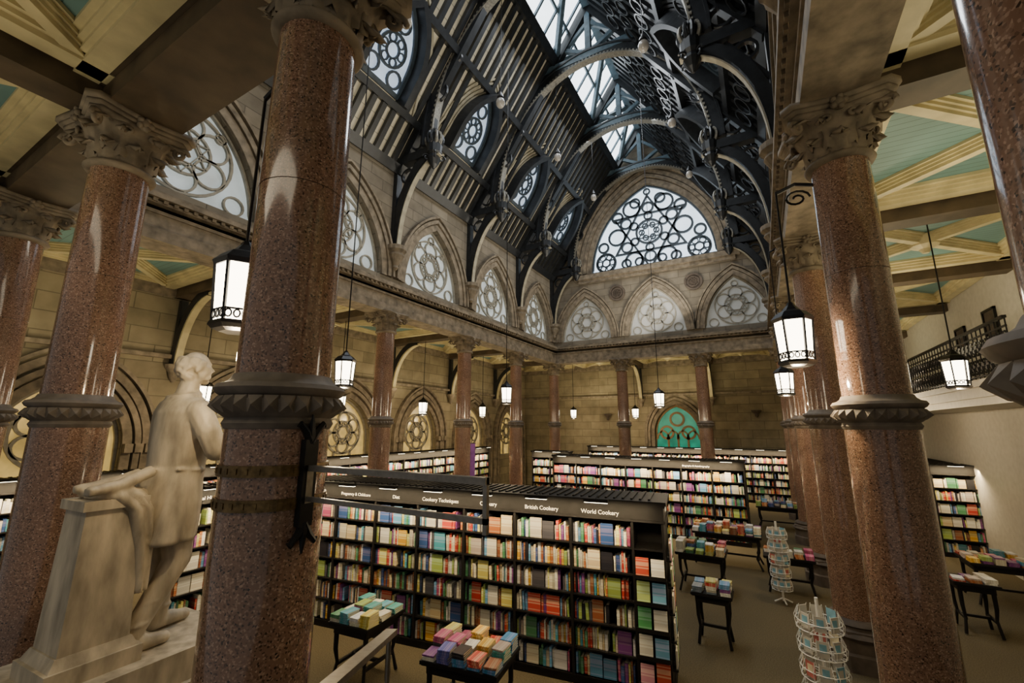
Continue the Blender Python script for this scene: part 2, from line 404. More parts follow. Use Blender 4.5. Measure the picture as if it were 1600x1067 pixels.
# ------------------------------------------------------------ outer walls
OA=[3.45,7.12,10.92,14.83,18.83,22.6]
ow=lambda c,off=0:arch(1.05,1.45,off,12,c,3.0,drop=0)
holes=[[(c+1.05,1.9)]+ow(c)+[(c-1.05,1.9)] for c in OA]
mpo=mpL(XO)
plate('wall_outer_left',[(YB,0),(YO,0),(YO,CZ),(YB,CZ)],holes,.4,mpo,ASHO)
for c in OA:
    O=[(c+1.05,1.9)]+ow(c)+[(c-1.05,1.9)]
    P=flower(c,3.25,.72,.06)+[([(c-.35,1.9),(c-.35,2.6)],False,.07),([(c+.35,1.9),(c+.35,2.6)],False,.07)]
    window(mpo,P,O,G_WARM,FRAMEW,.06)
    t=M()
    for off,ww,dd,z in ((.1,.18,.12,.22),(.28,.12,.2,.25),(.46,.16,.14,.24),(.62,.08,.24,.26)):
        A=arch(1.05,1.45,off,16,c,3.0,drop=3.0); t.ribbon([mpo(x,y,z) for x,y in A],(1,0,0),dd,ww)
    for s in (-1,1):
        for k in range(3): t.box(XO+.3,c+s*(1.15+.2*k),2.95,.22,.16,.2)
    trim(t,STONE)
mpf=mpF(YO)
hole=[(-4.0+1.15,2.3)]+arch(1.15,1.5,0,14,-4.0,3.15)+[(-4.0-1.15,2.3)]
plate('wall_outer_far',[(XO,0),(XRO,0),(XRO,CZ),(XO,CZ)],[hole],.4,mpf,ASHO)
P=[(circ(-4,3.9,.34,24),True,.11),(circ(-4.55,3.2,.32,20),True,.11),(circ(-3.45,3.2,.32,20),True,.11)]
P+=[([(x,2.3),(x,3.1)],False,.1) for x in (-4.5,-4,-3.5)]+[(arch(.3,.45,0,8,x,2.85),False,.08) for x in (-4.75,-4.25,-3.75,-3.25)]
window(mpf,P,hole,G_GREEN,GOLD,.10)
t=M()
for off,ww,dd,z in ((.1,.18,.12,.22),(.28,.12,.2,.25),(.46,.14,.14,.24)): t.ribbon([mpf(x,y,z) for x,y in arch(1.15,1.5,off,16,-4,3.15,drop=1)],(0,1,0),dd,ww)
trim(t,STONE)
plate('wall_outer_right',[(YB,0),(YO,0),(YO,CZ),(YB,CZ)],[],.4,lambda u,v,w:Vector((XRO+.2+w,u,v)),WHITEP)
t=M(); t.b2(XO+.2,XO+.34,YB,YO,5.15,5.25); t.b2(XO+.2,XRO,YO-.34,YO-.2,5.15,5.25); t.b2(XO+.2,XO+.3,YB,YO,6.75,7.1); t.b2(XO+.2,XRO,YO-.32,YO-.2,6.75,7.1); trim(t,STONE)
def bracket(x,y,dx,dy):
    e=empty('ceiling_bracket',(x,y,4.9)); tag(e,'black curved timber bracket with cream edge under the aisle beam','bracket','aisle ceiling brackets')
    P=[];Q=[]
    for i in range(13):
        t=pi/2*i/12; s=1.35*(1-cos(t)); z=1.75*sin(t)+.1
        P.append((dx*(s+.1),dy*(s+.1),z)); Q.append((dx*(s+.22),dy*(s+.22),z-.06))
    nn=(dy,dx,0); a=M(); a.ribbon(P,nn,.2,.2); a.bar((dx*.08,dy*.08,0),(dx*.08,dy*.08,1.8),.16,.14,nn)
    a.obj('curved_brace',BLACKW,par=e)
    b=M(); b.ribbon(Q,nn,.16,.06); b.obj('brace_edge',CREAM,par=e)
    c=M(); c.lathe([(.04,-.35),(.10,-.22),(.12,-.1),(.2,0),(.22,.1)],12,dx*.12,dy*.12); o=c.obj('stone_corbel',STONE,par=e)
for y in YS[1:]: bracket(XO+.22,y,1,0)
for x in XF: bracket(x,YO-.22,0,-1)
for x,z in ((-.24,4.25),(-7.7,4.15)):
    e=empty('wall_corbel',(x,YO-.3,z)); tag(e,'small carved stone corbel shelf on the far wall','corbel')
    m=M(); m.lathe([(.03,-.3),(.08,-.22),(.07,-.15),(.16,-.05),(.22,0),(.22,.06)],14); m.obj('corbel',STONED,par=e)
# ------------------------------------------------------------ columns
def build_capital():
    m=M()
    m.lathe([(.25,0),(.29,.01),(.31,.04),(.29,.07),(.25,.08),(.255,.15),(.29,.3),(.36,.42),(.42,.47)],32)
    pts=[]
    for k in range(4):
        a=pi/4+k*pi/2
        for d in (-.1,.1):
            pts.append((.60*cos(a+d),.60*sin(a+d)))
        b=a+pi/4; pts.append((.40*cos(b),.40*sin(b)))
    for z0,z1,s in ((.46,.50,.93),(.50,.54,1.0),(.54,.60,1.06)):
        n=len(pts); V=[(x*s,y*s,z0) for x,y in pts]+[(x*s,y*s,z1) for x,y in pts]
        m.add(V,[(i,(i+1)%n,n+(i+1)%n,n+i) for i in range(n)]+[tuple(range(n))[::-1],tuple(range(n,2*n))])
    def leaf(ang,z0,r0,hh,out,wd):
        V=[];F=[];n=7;ks=5
        for i in range(n):
            t=i/(n-1)
            r=r0+out*(t**2.2)*.9; z=z0+hh*sin(min(t,1)*pi*.62)/sin(pi*.62)*.97 if t<.85 else z0+hh*(1-(t-.85)*1.3)
            if t>=.85: r+=.02
            ww=wd*(sin(pi*(t*.75+.2)))*(1+.22*(i%2))
            for j in range(ks):
                u=(j/(ks-1)-.5)*2; rr=r-abs(u)*.035+(.018 if j==2 else 0)
                x,y=rr,u*ww
                V.append((x*cos(ang)-y*sin(ang),x*sin(ang)+y*cos(ang),z+(-.02*abs(u))))
        N0=len(V)
        for (x,y,z) in list(V): 
            q=math.hypot(x,y); V.append((x*(1-.03/q),y*(1-.03/q),z-.01))
        for i in range(n-1):
            for j in range(ks-1):
                a=i*ks+j; F.append((a,a+1,a+ks+1,a+ks)); F.append((N0+a,N0+a+ks,N0+a+ks+1,N0+a+1))
        for i in range(n-1):
            for j in (0,ks-1):
                a=i*ks+j; F.append((a,a+ks,N0+a+ks,N0+a))
        for j in range(ks-1):
            a=(n-1)*ks+j; F.append((a,a+1,N0+a+1,N0+a))
        m.add(V,F)
    for k in range(8): leaf(k*pi/4,.08,.27,.2,.13,.10)
    for k in range(8): leaf(k*pi/4+pi/8,.14,.28,.28,.2,.10)
    for k in range(4):
        a=pi/4+k*pi/2; leaf(a,.2,.31,.27,.30,.09)
        P=[]
        for i in range(16):
            q=i/15*2.6*pi; rr=.085*(1-i/18); P.append(((.52+rr*cos(q))*cos(a),(.52+rr*cos(q))*sin(a),.38+rr*sin(q)))
        m.tube(P,.025,5)
        b=a+pi/4
        m.sph((.40*cos(b),.40*sin(b),.51),(.07,.07,.07),8,6)
        for i in range(5):
            q=i*2*pi/5; m.sph((.43*cos(b)-.05*cos(q)*sin(b),.43*sin(b)+.05*cos(q)*cos(b),.51+.05*sin(q)),.035,6,5)
        for s in (-1,1):
            P=[]
            for i in range(10):
                q=i/9*1.6*pi; rr=.05*(1-i/13); c=b+s*.28; R=.37
                P.append(((R+.02)*cos(c)-s*rr*cos(q)*sin(c),(R+.02)*sin(c)+s*rr*cos(q)*cos(c),.39+rr*sin(q)))
            m.tube(P,.018,5)
    return m.mesh('capital',[STONE],True)
def build_ring():
    m=M()
    m.lathe([(.26,-.17),(.285,-.16),(.30,-.13),(.285,-.10),(.30,-.09),(.325,-.07),(.335,.0),(.315,.02),(.345,.04),(.36,.065),(.345,.09),(.31,.10),(.285,.12),(.27,.15)],40)
    n=26
    for i in range(n):
        a=2*pi*i/n; w=pi/n*.92
        def P(r,an,z): return (r*cos(an),r*sin(an),z)
        m.add([P(.325,a-w,-.075),P(.325,a+w,-.075),P(.335,a+w,.02),P(.335,a-w,.02),P(.375,a,-.035)],[(0,1,4),(1,2,4),(2,3,4),(3,0,4)])
    return m.mesh('collar_ring',[STONER])
def build_shaft():
    m=M(); m.lathe([(.285,.62),(.28,3.44)],48); m.lathe([(.262,3.7),(.26,4.95)],48); m.lathe([(.262,4.955),(.25,6.2)],48)
    m.lathe([(.258,4.94),(.258,4.96)],32,m=1)
    return m.mesh('shaft',[GRAN,DARKST])
def build_base():
    m=M(); m.lathe([(.46,0),(.46,.22),(.43,.25),(.43,.42),(.40,.45),(.44,.49),(.44,.53),(.37,.56),(.34,.6),(.35,.63),(.30,.66)],8,ph=pi/8)
    m.lathe([(.43,.42),(.46,.46),(.43,.5),(.37,.53),(.36,.57),(.39,.6),(.36,.64),(.29,.66)],32)
    return m.mesh('column_base',[STONED])
cap=build_capital();ring=build_ring();shaft=build_shaft();cbase=build_base()
for me in (ring,shaft,cbase):
    me.polygons.foreach_set('use_smooth',[True]*len(me.polygons)); me.set_sharp_from_angle(angle=math.radians(40))
def column(x,y):
    e=empty('column',(x,y,0)); tag(e,'polished pink granite column with carved stone capital and collar ring','column','arcade columns')
    inst('shaft',shaft,par=e); inst('capital',cap,(0,0,6.12),par=e); inst('collar_ring',ring,(0,0,3.6),par=e); inst('column_base',cbase,par=e)
for y in YS[1:]: column(XL,y); column(XR,y)
for x in XF: column(x,YE)
for x in XN: column(x,Y0)
# ------------------------------------------------------------ roof
SL=math.hypot(W,RIDGE-EAVE); sx,sz=W/SL,(RIDGE-EAVE)/SL
def mpRoof(side):
    def f(u,v,w):
        x=side*(W-v*sx)+XC; z=EAVE+v*sz
        return Vector((x-side*w*sz,u,z-w*sx))
    return f
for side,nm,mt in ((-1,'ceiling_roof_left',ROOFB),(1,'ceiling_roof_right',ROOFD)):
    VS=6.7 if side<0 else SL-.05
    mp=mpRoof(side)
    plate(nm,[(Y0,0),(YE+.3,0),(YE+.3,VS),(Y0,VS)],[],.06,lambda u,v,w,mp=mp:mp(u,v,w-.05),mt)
    t=M(); nn=mp(0,0,1)-mp(0,0,0)
    y=Y0+.2
    while y<YE:
        near=min(abs(y-c) for c in BC)
        segs=[(0,VS)] if near>.95 else [(0,1.5),(4.0,VS)]
        for a,b in segs: t.bar(mp(y,a,.05),mp(y,b,.05),.13,.15,nn)
        y+=.36
    for v,w in ((.08,.3),(1.5,.2),(4.0,.2),(VS-.05,.3)): t.bar(mp(Y0,v,.12),mp(YE,v,.12),.26,w,nn)
    if side>0:
        y=Y0+.4
        while y<YE:
            for v in (.8,2.75,5.0,6.0,7.0):
                t.ribbon([mp(y+.24*cos(q),v+.3*sin(q),.2) for q in [2*pi*i/12 for i in range(12)]],nn,.06,.05,True)
            y+=.55
    trim(t,BLACKW)
    for c in BC:
        O=[(c+.72,1.75)]+arch(.72,1.5,0,10,c,2.35)+[(c-.72,1.75)]
        P=[(circ(c,2.65,.42,20),True,.07),(circ(c,2.65,.2,14),True,.05),(circ(c-.4,2.05,.22,14),True,.06),(circ(c+.4,2.05,.22,14),True,.06),(circ(c,3.35,.2,14),True,.06)]
        for i in range(6): P.append((circ(c+.3*cos(i*pi/3),2.65+.3*sin(i*pi/3),.11,10),True,.035))
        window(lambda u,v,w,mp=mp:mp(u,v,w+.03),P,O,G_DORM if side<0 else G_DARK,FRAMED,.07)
        t=M()
        A=[(c+.84,1.6)]+arch(.72,1.5,.12,12,c,2.35)+[(c-.84,1.6)]
        t.ribbon([mp(u,v,.24) for u,v in A],nn,.5,.16)
        trim(t,BLACKW)
        t=M()
        for off in (.28,.44,.60,.76):
            A=[(c+.72+off,1.62)]+arch(.72,1.5,off*.75,12,c,2.35)+[(c-.72-off,1.62)]
            t.ribbon([mp(u,v,.03) for u,v in A],nn,.06,.07)
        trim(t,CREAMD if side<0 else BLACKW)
    if side<0:
        WI[0]+=1; g=M(); s=M(); y=Y0
        while y<YE: s.bar(mp(y,VS,.03),mp(y,SL,.03),.1,.07,nn); y+=.78
        for v in (VS+1.1,): s.bar(mp(Y0,v,.03),mp(YE,v,.03),.1,.09,nn)
        for a,b in zip(YS[:-1],YS[1:]):
            m_=(a+b)/2
            s.bar(mp(a,VS,.12),mp(m_,SL-.1,.12),.14,.2,nn); s.bar(mp(b,VS,.12),mp(m_,SL-.1,.12),.14,.2,nn)
        so=struct(s.obj('window_%d'%WI[0],BLUEW))
        g.add([mp(Y0,VS,0),mp(YE+.2,VS,0),mp(YE+.2,SL,0),mp(Y0,SL,0)],[(0,1,2,3)]); g.obj('glass_pane',G_SKY,par=so)
t=M(); t.b2(XC-.15,XC+.15,Y0,YE,RIDGE-.35,RIDGE); trim(t,BLUEW)
def truss_meshes():
    R=[]
    def put(n,m,mats): R.append((n,m.mesh(n,mats)))
    arc=M(); bead=M()
    ax=W-1.45; z0=11.85; hz=4.55
    def E(r,t): return (( ax+r)*cos(t),0,z0+(hz+r)*sin(t))
    n=36
    arc.ribbon([E(.12,pi*i/n) for i in range(n+1)],(0,1,0),.2,.32)
    arc.ribbon([E(.30,pi*i/n) for i in range(n+1)],(0,1,0),.3,.07)
    bead.ribbon([E(-.06,pi*i/n) for i in range(n+1)],(0,1,0),.26,.04)
    for i in range(88):
        p=E(-.02,pi*(i+.5)/88)
        for s in (-1,1): bead.box(p[0],s*.115,p[2],.06,.03,.07)
    put('arch_brace',arc,[BLACKW]); put('beaded_edge',bead,[BEADM])
    col=M(); col.bar((-1.9,0,16.55),(1.9,0,16.55),.24,.26,(0,1,0))
    col.bar((0,0,16.5),(0,0,18.7),.2,.2,(0,1,0))
    for s in (-1,1):
        col.bar((s*.1,0,16.7),(s*1.1,0,17.3),.14,.14,(0,1,0)); col.bar((s*1.6,0,16.6),(s*.1,0,17.9),.12,.12,(0,1,0))
    put('collar_beam',col,[BLUEW])
    for s in (-1,1):
        raf=M(); raf.bar((s*(W-.1),0,EAVE-.1),(0,0,RIDGE-.25),.22,.34,(0,1,0))
        raf.bar((s*ax,0,11.9),(s*(W-1.6),0,13.5),.14,.14); raf.bar((s*3.1,0,14.3),(s*3.35,0,13.75),.1,.1)
        for (x,z,r) in ((3.5,13.55,.3),(2.9,14.55,.22),(3.95,12.75,.26),(4.25,12.1,.24)): raf.ribbon([(s*x+r*cos(2*pi*i/16),0,z+r*sin(2*pi*i/16)) for i in range(16)],(0,1,0),.08,.06,True)
        put('principal_rafter',raf,[BLACKW])
        ham=M()
        ham.b2(s*(W+.0),s*(ax-.25),-.13,.13,11.45,11.72); ham.b2(s*(W-.02),s*(W-.2),-.11,.11,8.75,11.5)
        P=[]
        for i in range(15):
            t_=pi/2*i/14; P.append((s*(W-.15-1.5*(1-cos(t_))),0,8.75+2.75*sin(t_)))
        ham.ribbon(P,(0,1,0),.2,.24)
        ham.bar((s*(W-.15),0,10.2),(s*(W-.9),0,11.4),.1,.1)
        ham.ribbon([(s*(W-.55)+.22*cos(2*pi*i/16),0,11.05+.22*sin(2*pi*i/16)) for i in range(16)],(0,1,0),.1,.06,True)
        put('hammer_beam',ham,[BLACKW])
        edge=M(); P=[]
        for i in range(15):
            t_=pi/2*i/14; P.append((s*(W-.30-1.5*(1-cos(t_))),0,8.72+2.68*sin(t_)))
        edge.ribbon(P,(0,1,0),.16,.03); put('bracket_edge',edge,[CREAMD])
        orn=M()
        x0=s*(ax-.1)
        orn.lathe([(.03,11.0),(.12,11.12),(.2,11.3),(.16,11.42),(.22,11.5),(.24,11.75),(.16,11.85)],12,x0,0)
        for k in range(10):
            a=2*pi*k/10
            P=[(x0+(.16+.10*sin(j/6*pi))*cos(a),(.16+.10*sin(j/6*pi))*sin(a),11.7+.5*j/6) for j in range(7)]
            orn.tube(P,[.05,.055,.05,.045,.04,.05,.02],5,m=1 if k%3==0 else 0)
        for k in range(4):
            a=pi/2*k+pi/4; P=[]
            for i in range(14):
                q=i/13*2.4*pi; rr=.12*(1-i/17); P.append((x0+(.22+rr*cos(q))*cos(a),(.22+rr*cos(q))*sin(a),11.35+rr*sin(q)))
            orn.tube(P,.025,5,m=0)
        orn.sph((x0,0,12.15),(.15,.15,.2),8,6,m=0)
        put('carved_finial',orn,[BLACKW,BEADM])
        cor=M()
        cor.lathe([(.03,8.05),(.10,8.12),(.08,8.2),(.16,8.35),(.25,8.5),(.22,8.58),(.31,8.66),(.31,8.78)],14,s*(W-.22),0)
        put('stone_corbel',cor,[STONE])
    return R
TM=truss_meshes()
for y in YS[1:]:
    yy=y if y<YE else YE-.35
    e=empty('roof_truss',(XC,yy,0)); tag(e,'black timber hammer-beam roof truss with beaded edge and carved finials','roof truss','roof trusses')
    for k,me in TM: inst(k,me,par=e)
def globe(x,y,z,top):
    e=empty('globe_lamp',(x,y,z)); tag(e,'clear glass globe lamp on a long cord','lamp','globe lamps in the roof')
    g=M(); g.lathe([(.02,-.16),(.08,-.14),(.12,-.07),(.125,0),(.10,.07),(.07,.11)],16); g.obj('glass_globe',BULB,par=e,smooth=True)
    c=M(); c.lathe([(.08,.10),(.10,.14),(.07,.22),(.04,.27),(.02,.33)],12); c.obj('lamp_cap',IRON,par=e)
    c=M(); c.tube([(0,0,.3),(0,0,top-z)],.008,5); c.obj('cord',IRON,par=e)
for y,z in ((5.29,11.5),(8.96,12.3),(12.89,12.95),(16.78,13.3)):
    globe(-5.5,y,z,16.0); globe(-1.6,y,z-.1,15.2)
# ------------------------------------------------------------ lanterns
def hexr(m,r0,z0,r1,z1,mi=0): m.lathe([(r0,z0),(r1,z1)],6,m=mi)
lg=M(); hexr(lg,.165,-.25,.195,.22); lgm=lg.mesh('glass_shade',[LAMPG])
lf=M()
lf.lathe([(.21,.22),(.225,.26),(.16,.33),(.10,.36),(.05,.42),(.03,.46)],6)
lf.lathe([(.19,-.25),(.20,-.28),(.17,-.31),(.12,-.33)],6)
for i in range(6):
    a=2*pi*i/6; lf.bar((.172*cos(a),.172*sin(a),-.26),(.202*cos(a),.202*sin(a),.24),.02,.02,(-sin(a),cos(a),0))
    b=a+pi/6
    for zz in (-.16,.15):
        k=1.02+(zz+.25)*.08
        p=Vector((.170*k*cos(a),.170*k*sin(a),zz)); q=Vector((.170*k*cos(a+pi/3),.170*k*sin(a+pi/3),zz))
        lf.bar(p,q,.014,.016,(0,0,1))
    for k in range(3):
        u=(k+.5)/3; x=(cos(a)*(1-u)+cos(a+pi/3)*u)*.176; y=(sin(a)*(1-u)+sin(a+pi/3)*u)*.176
        lf.ribbon([(x+.022*cos(t)*-sin(b),y+.022*cos(t)*cos(b),-.2+.03*sin(t)) for t in [pi*j/6 for j in range(12)]],(cos(b),sin(b),0),.012,.012,True)
lfm=lf.mesh('lantern_frame',[IRON])
def light(kind,name,loc,energy,col=(1,.82,.55),size=.0,rot=(0,0,0),sy=None):
    l=bpy.data.lights.new(name,kind); l.energy=energy; l.color=col
    if kind=='AREA':
        l.size=size
        if sy: l.shape='RECTANGLE'; l.size_y=sy
    else: l.shadow_soft_size=size
    o=bpy.data.objects.new(name,l); C.objects.link(o); o.location=loc; o.rotation_euler=rot; return o
def lantern(x,y,z,top,power,arm=None):
    e=empty('hanging_lantern',(x,y,z)); tag(e,'hexagonal glowing glass lantern in a black iron frame','lantern','hanging lanterns')
    sc=(.86,.86,.86)
    inst('glass_shade',lgm,par=e,scale=sc); inst('lantern_frame',lfm,par=e,scale=sc)
    c=M(); c.tube([(0,0,.38),(0,0,top-z)],.012,5)
    if arm:
        c.tube([(0,0,top-z-.02),(arm[0]*.5,arm[1]*.5,top-z+.05),(arm[0],arm[1],top-z)],.02,6)
        P=[(arm[0]*(.5+.35*cos(q)*(1-q/12)),arm[1]*(.5+.35*cos(q)*(1-q/12)),top-z-.12+.1*sin(q)*(1-q/12)) for q in [i*.5 for i in range(20)]]
        c.tube(P,.012,5)
    c.obj('hanging_rod',IRON,par=e)
    light('POINT','lantern_light',(x,y,z-.45),power,(1,.76,.44),.03)
LP=75
lantern(-3.16,1.62,4.38,6.0,32,(.38,0)); lantern(.36,5.23,4.34,6.0,50,(.36,.04))
lantern(-6.4,5.2,4.40,15.4,LP); lantern(.47,10.7,4.38,7.3,LP,(.3,0)); lantern(-6.4,10.9,4.38,15.4,LP)
lantern(-2.97,15.2,4.38,16.5,LP); lantern(-9.0,22.6,4.2,7.1,LP); lantern(-5.7,22.9,4.2,7.1,LP)
for y in (5.2,9.0,12.8,16.9): lantern(-11.2,y,4.17,7.1,LP)
lantern(2.9,10,4.37,7.1,LP); lantern(2.9,16,4.37,7.1,LP)
# ------------------------------------------------------------ books
PAL=[(.50,.04,.03),(.04,.10,.30),(.62,.56,.45),(.70,.67,.58),(.07,.24,.11),(.72,.40,.04),(.02,.02,.03),(.55,.18,.06),(.06,.32,.42),(.50,.08,.22),(.75,.66,.18),(.28,.09,.04),(.66,.66,.68),(.22,.06,.28),(.66,.52,.32),(.12,.34,.58),(.34,.45,.10),(.55,.45,.40),(.08,.08,.10),(.58,.07,.05),(.74,.70,.60),(.68,.62,.48),(.72,.70,.64)]
def bcol():
    c=random.choice(PAL); k=random.uniform(.6,1.08); return tuple(min(1,x*k) for x in c)
def _b():
    m=M()
    prof=[(0,.03),(.15,0),(.85,0),(1,.03),(1,1),(.9,1),(.9,.09),(.1,.09),(.1,1),(0,1)]
    n=len(prof); V=[(x,y,0) for x,y in prof]+[(x,y,1) for x,y in prof]
    F=[(i,(i+1)%n,n+(i+1)%n,n+i) for i in range(n)]
    F+=[(3,4,5,6,2),(0,1,7,8,9),(1,2,6,7)]; F+=[tuple(n+i for i in f)[::-1] for f in F[-3:]]
    m.add(V,F,0); m.b2(.1,.9,.08,.96,.02,.98,1); return m
bm_=_b()
def bookmesh():
    me=bm_.mesh('book',[BK_O,PAPER]); uv=me.uv_layers.new(name='UVMap')
    for p in me.polygons:
        for li in p.loop_indices:
            v=me.vertices[me.loops[li].vertex_index].co; uv.data[li].uv=(v.x,v.z)
    return me
BME=bookmesh()
class Rows:
    def __init__(s): s.v=[];s.f=[];s.c=[];s.uv=[]
    def add(s,Mx,col):
        o=len(s.v)
        for z in (0,1):
            for x,y in ((0,0),(1,0),(1,1),(0,1)): s.v.append(tuple(Mx@Vector((x,y,z))))
        for f in ((0,1,5,4),(1,2,6,5),(2,3,7,6),(3,0,4,7),(4,5,6,7),(3,2,1,0)):
            s.f.append(tuple(o+i for i in f))
            for i in f: s.uv.append(((0,1,1,0)[i%4],1.0 if i>3 else 0.0)); s.c.append(col)
    def obj(s,name,label,par=None):
        me=bpy.data.meshes.new(name); me.from_pydata(s.v,[],s.f); me.materials.append(BK_S)
        uv=me.uv_layers.new(name='UVMap'); uv.data.foreach_set('uv',[x for p in s.uv for x in p])
        ca=me.color_attributes.new('Col','FLOAT_COLOR','CORNER'); ca.data.foreach_set('color',[x for c in s.c for x in (*c,1)])
        o=inst(name,me); tag(o,label,'books',None,'stuff'); return o
NB=[0]
def random_label(c,wh):
    r,g,b=c
    if max(c)<.16: n='black'
    elif min(c)>.38: n='white'
    elif r>.5 and g>.5 and b<.4: n='yellow'
    elif r>.4 and g>.25 and b<.2: n='orange'
    elif r>1.6*g and b>.15: n='pink'
    elif r>1.8*g: n='red'
    elif b>r and b>g*1.05: n='blue'
    elif g>r: n='green'
    else: n='beige'
    return n+' book '+wh
def put_book(Mx,rows,col,indiv,group,wh='standing among others on a lit shelf'):
    if indiv and NB[0]<290:
        NB[0]+=1
        o=bpy.data.objects.new('book',BME); C.objects.link(o); o.matrix_world=Mx; o.color=(*col,1)
        tag(o,random_label(col,wh),'book',group)
    else: rows.add(Mx,col)
def shelf_books(rows,B,x0,x1,z,yf,hmax,indiv,group,dens=1.0,dep=.2,face=.05):
    x=x0
    while x<x1-.03:
        if random.random()<face and x+.2<x1:
            w,h=random.uniform(.15,.20),random.uniform(.23,.28); th=.03
            Mx=B@Matrix.Translation((x+w,yf+.01,z))@Matrix.Rotation(pi/2,4,'Z')@Matrix.Diagonal((th,w,h,1))
            put_book(Mx,rows,bcol(),indiv,group); x+=w+.015; continue
        w=random.uniform(.014,.042)*dens; h=random.uniform(.68,1)*hmax; d=random.uniform(.8,1)*dep
        if x+w>x1: break
        lean=random.choice([0,0,0,0,random.uniform(0,.06)])
        Mx=B@Matrix.Translation((x+h*lean,yf+random.uniform(0,.03),z+.001))@Matrix.Rotation(-lean,4,'Y')@Matrix.Diagonal((w,d,h,1))
        put_book(Mx,rows,bcol(),indiv,group); x+=w+h*lean+.003
        if random.random()<.04: x+=random.uniform(.03,.1)
# ------------------------------------------------------------ bookcases
def txt(s,size,mp,par):
    cu=bpy.data.curves.new('lettering','FONT'); cu.body=s; cu.size=size; cu.extrude=.002; cu.align_x='CENTER'
    t=bpy.data.objects.new('tmp',cu); C.objects.link(t)
    dg=bpy.context.evaluated_depsgraph_get(); dg.update(); me=bpy.data.meshes.new_from_object(t.evaluated_get(dg)); bpy.data.objects.remove(t)
    for v in me.vertices: v.co=mp(v.co.x,v.co.y,v.co.z)
    me.materials.clear(); me.materials.append(LEAD); me.name='lettering'
    inst('lettering',me,par=par)
_l=M(); _l.tube([(0,0,-.03),(0,-.10,.05),(0,-.24,.03)],.009,5); _l.b2(-.17,.17,-.28,-.21,-.02,.03); PLM=_l.mesh('picture_light',[LAMPB])
_l=M(); _l.b2(-.16,.16,-.27,-.22,-.028,-.021); LTM=_l.mesh('light_tube',[STRIP])
def bookcase(x,y,rot,nb,bw,label,double=False,indiv=None,signs=None,dens=1.2,H=2.45,power=14,depth=.42,endtext=None,lead=0.0,face=.05,hm=.26):
    B=Matrix.Translation((x,y,0))@Matrix.Rotation(rot,4,'Z'); L=nb*bw+lead; D=depth*(2 if double else 1)
    e=empty('bookcase',(x,y,0),rot); tag(e,label,'bookcase')
    c=M(); 
    for i in range(nb+1): c.b2(i*bw-.018,i*bw+.018,0,D,.1,H-.05)
    if lead: c.b2(L-.03,L,0,D,.1,H-.05)
    c.b2(0,L,D/2-.01 if double else D-.02,D/2+.01 if double else D,.1,H-.1); c.b2(-.02,L+.02,.02,D-.02,0,.12)
    c.obj('carcass',WOODB,par=e)
    zs=[.12,.46,.80,1.14,1.48,1.82]
    for z in zs:
        s=M(); s.b2(0,L,.01,D-.01,z-.022,z); s.obj('shelf',WOODB,par=e)
    h=M(); h.b2(-.03,L+.03,-.03,D+.03,H-.28,H-.25); h.b2(-.01,L+.01,-.01,D+.01,H-.25,H-.04); h.b2(-.05,L+.05,-.06,D+.06,H-.05,H); h.b2(-.03,L+.03,-.035,D+.035,H-.08,H-.05)
    n=int(L/.12)
    for i in range(n): h.b2(i*.12+.03,i*.12+.06,.04,D-.04,H-.01,H+.02)
    h.obj('header_board',WOODB,par=e)
    if signs:
        for i,sg in enumerate(signs):
            if sg: txt(sg,.082 if len(sg)<19 else .072,lambda a,b,c,i=i:Vector(((i+.5)*bw+a,-.012-c,H-.215+b)),e)
    if endtext: txt(endtext,.085,lambda a,b,c:Vector((L+.012+c,D/2+a,H-.19+b)),e)
    rows=Rows()
    for i in reversed(range(nb)):
        for k,z in reversed(list(enumerate(zs))):
            ok=indiv is not None and (i,k) in indiv
            shelf_books(rows,B,i*bw+.025,(i+1)*bw-.025,z,.04,hm,ok,'books on the shelves of the cookery bookcase',dens,face=face)
    rows.obj('book_rows',"rows of mixed colourful book spines filling black shelves")
    for i in range(nb):
        q=inst('picture_light',PLM,((i+.5)*bw,0,H),e); inst('light_tube',LTM,(0,0,0),q)
    light('AREA','shelf_light',B@Vector((L/2,-.31,H-.12)),power*nb,(1,.76,.43),L*.95,(math.radians(24),0,rot),.06)
    return e,B,L
fbsigns=['','Pregnancy & Childcare','Diet','Cookery Techniques','Cookery','British Cookery','World Cookery']
ind={(i,k) for i in (6,5,4,3) for k in range(6)}
FBr=math.radians(7.7)
Lfb=7*.88+.42
o=Vector((-1.31,6.46,0))-Lfb*Vector((cos(FBr),sin(FBr),0))
def stack(rows,x,y,z,n,indiv,rot=0,w=.14,d=.2,col=(1,1,1)):
    zz=z+.001
    for i in range(n):
        if random.random()<.2: col=bcol()
        t=random.uniform(.018,.03); r=rot+random.uniform(-.12,.12)
        Mx=Matrix.Translation((x,y,zz+t))@Matrix.Rotation(r,4,'Z')@Matrix.Rotation(pi/2,4,'Y')@Matrix.Translation((0,-d/2,-w/2))@Matrix.Diagonal((t,d,w,1))
        put_book(Mx,rows,col,indiv,'books piled on display tables','lying in a stack on a display table'); zz+=t+.002
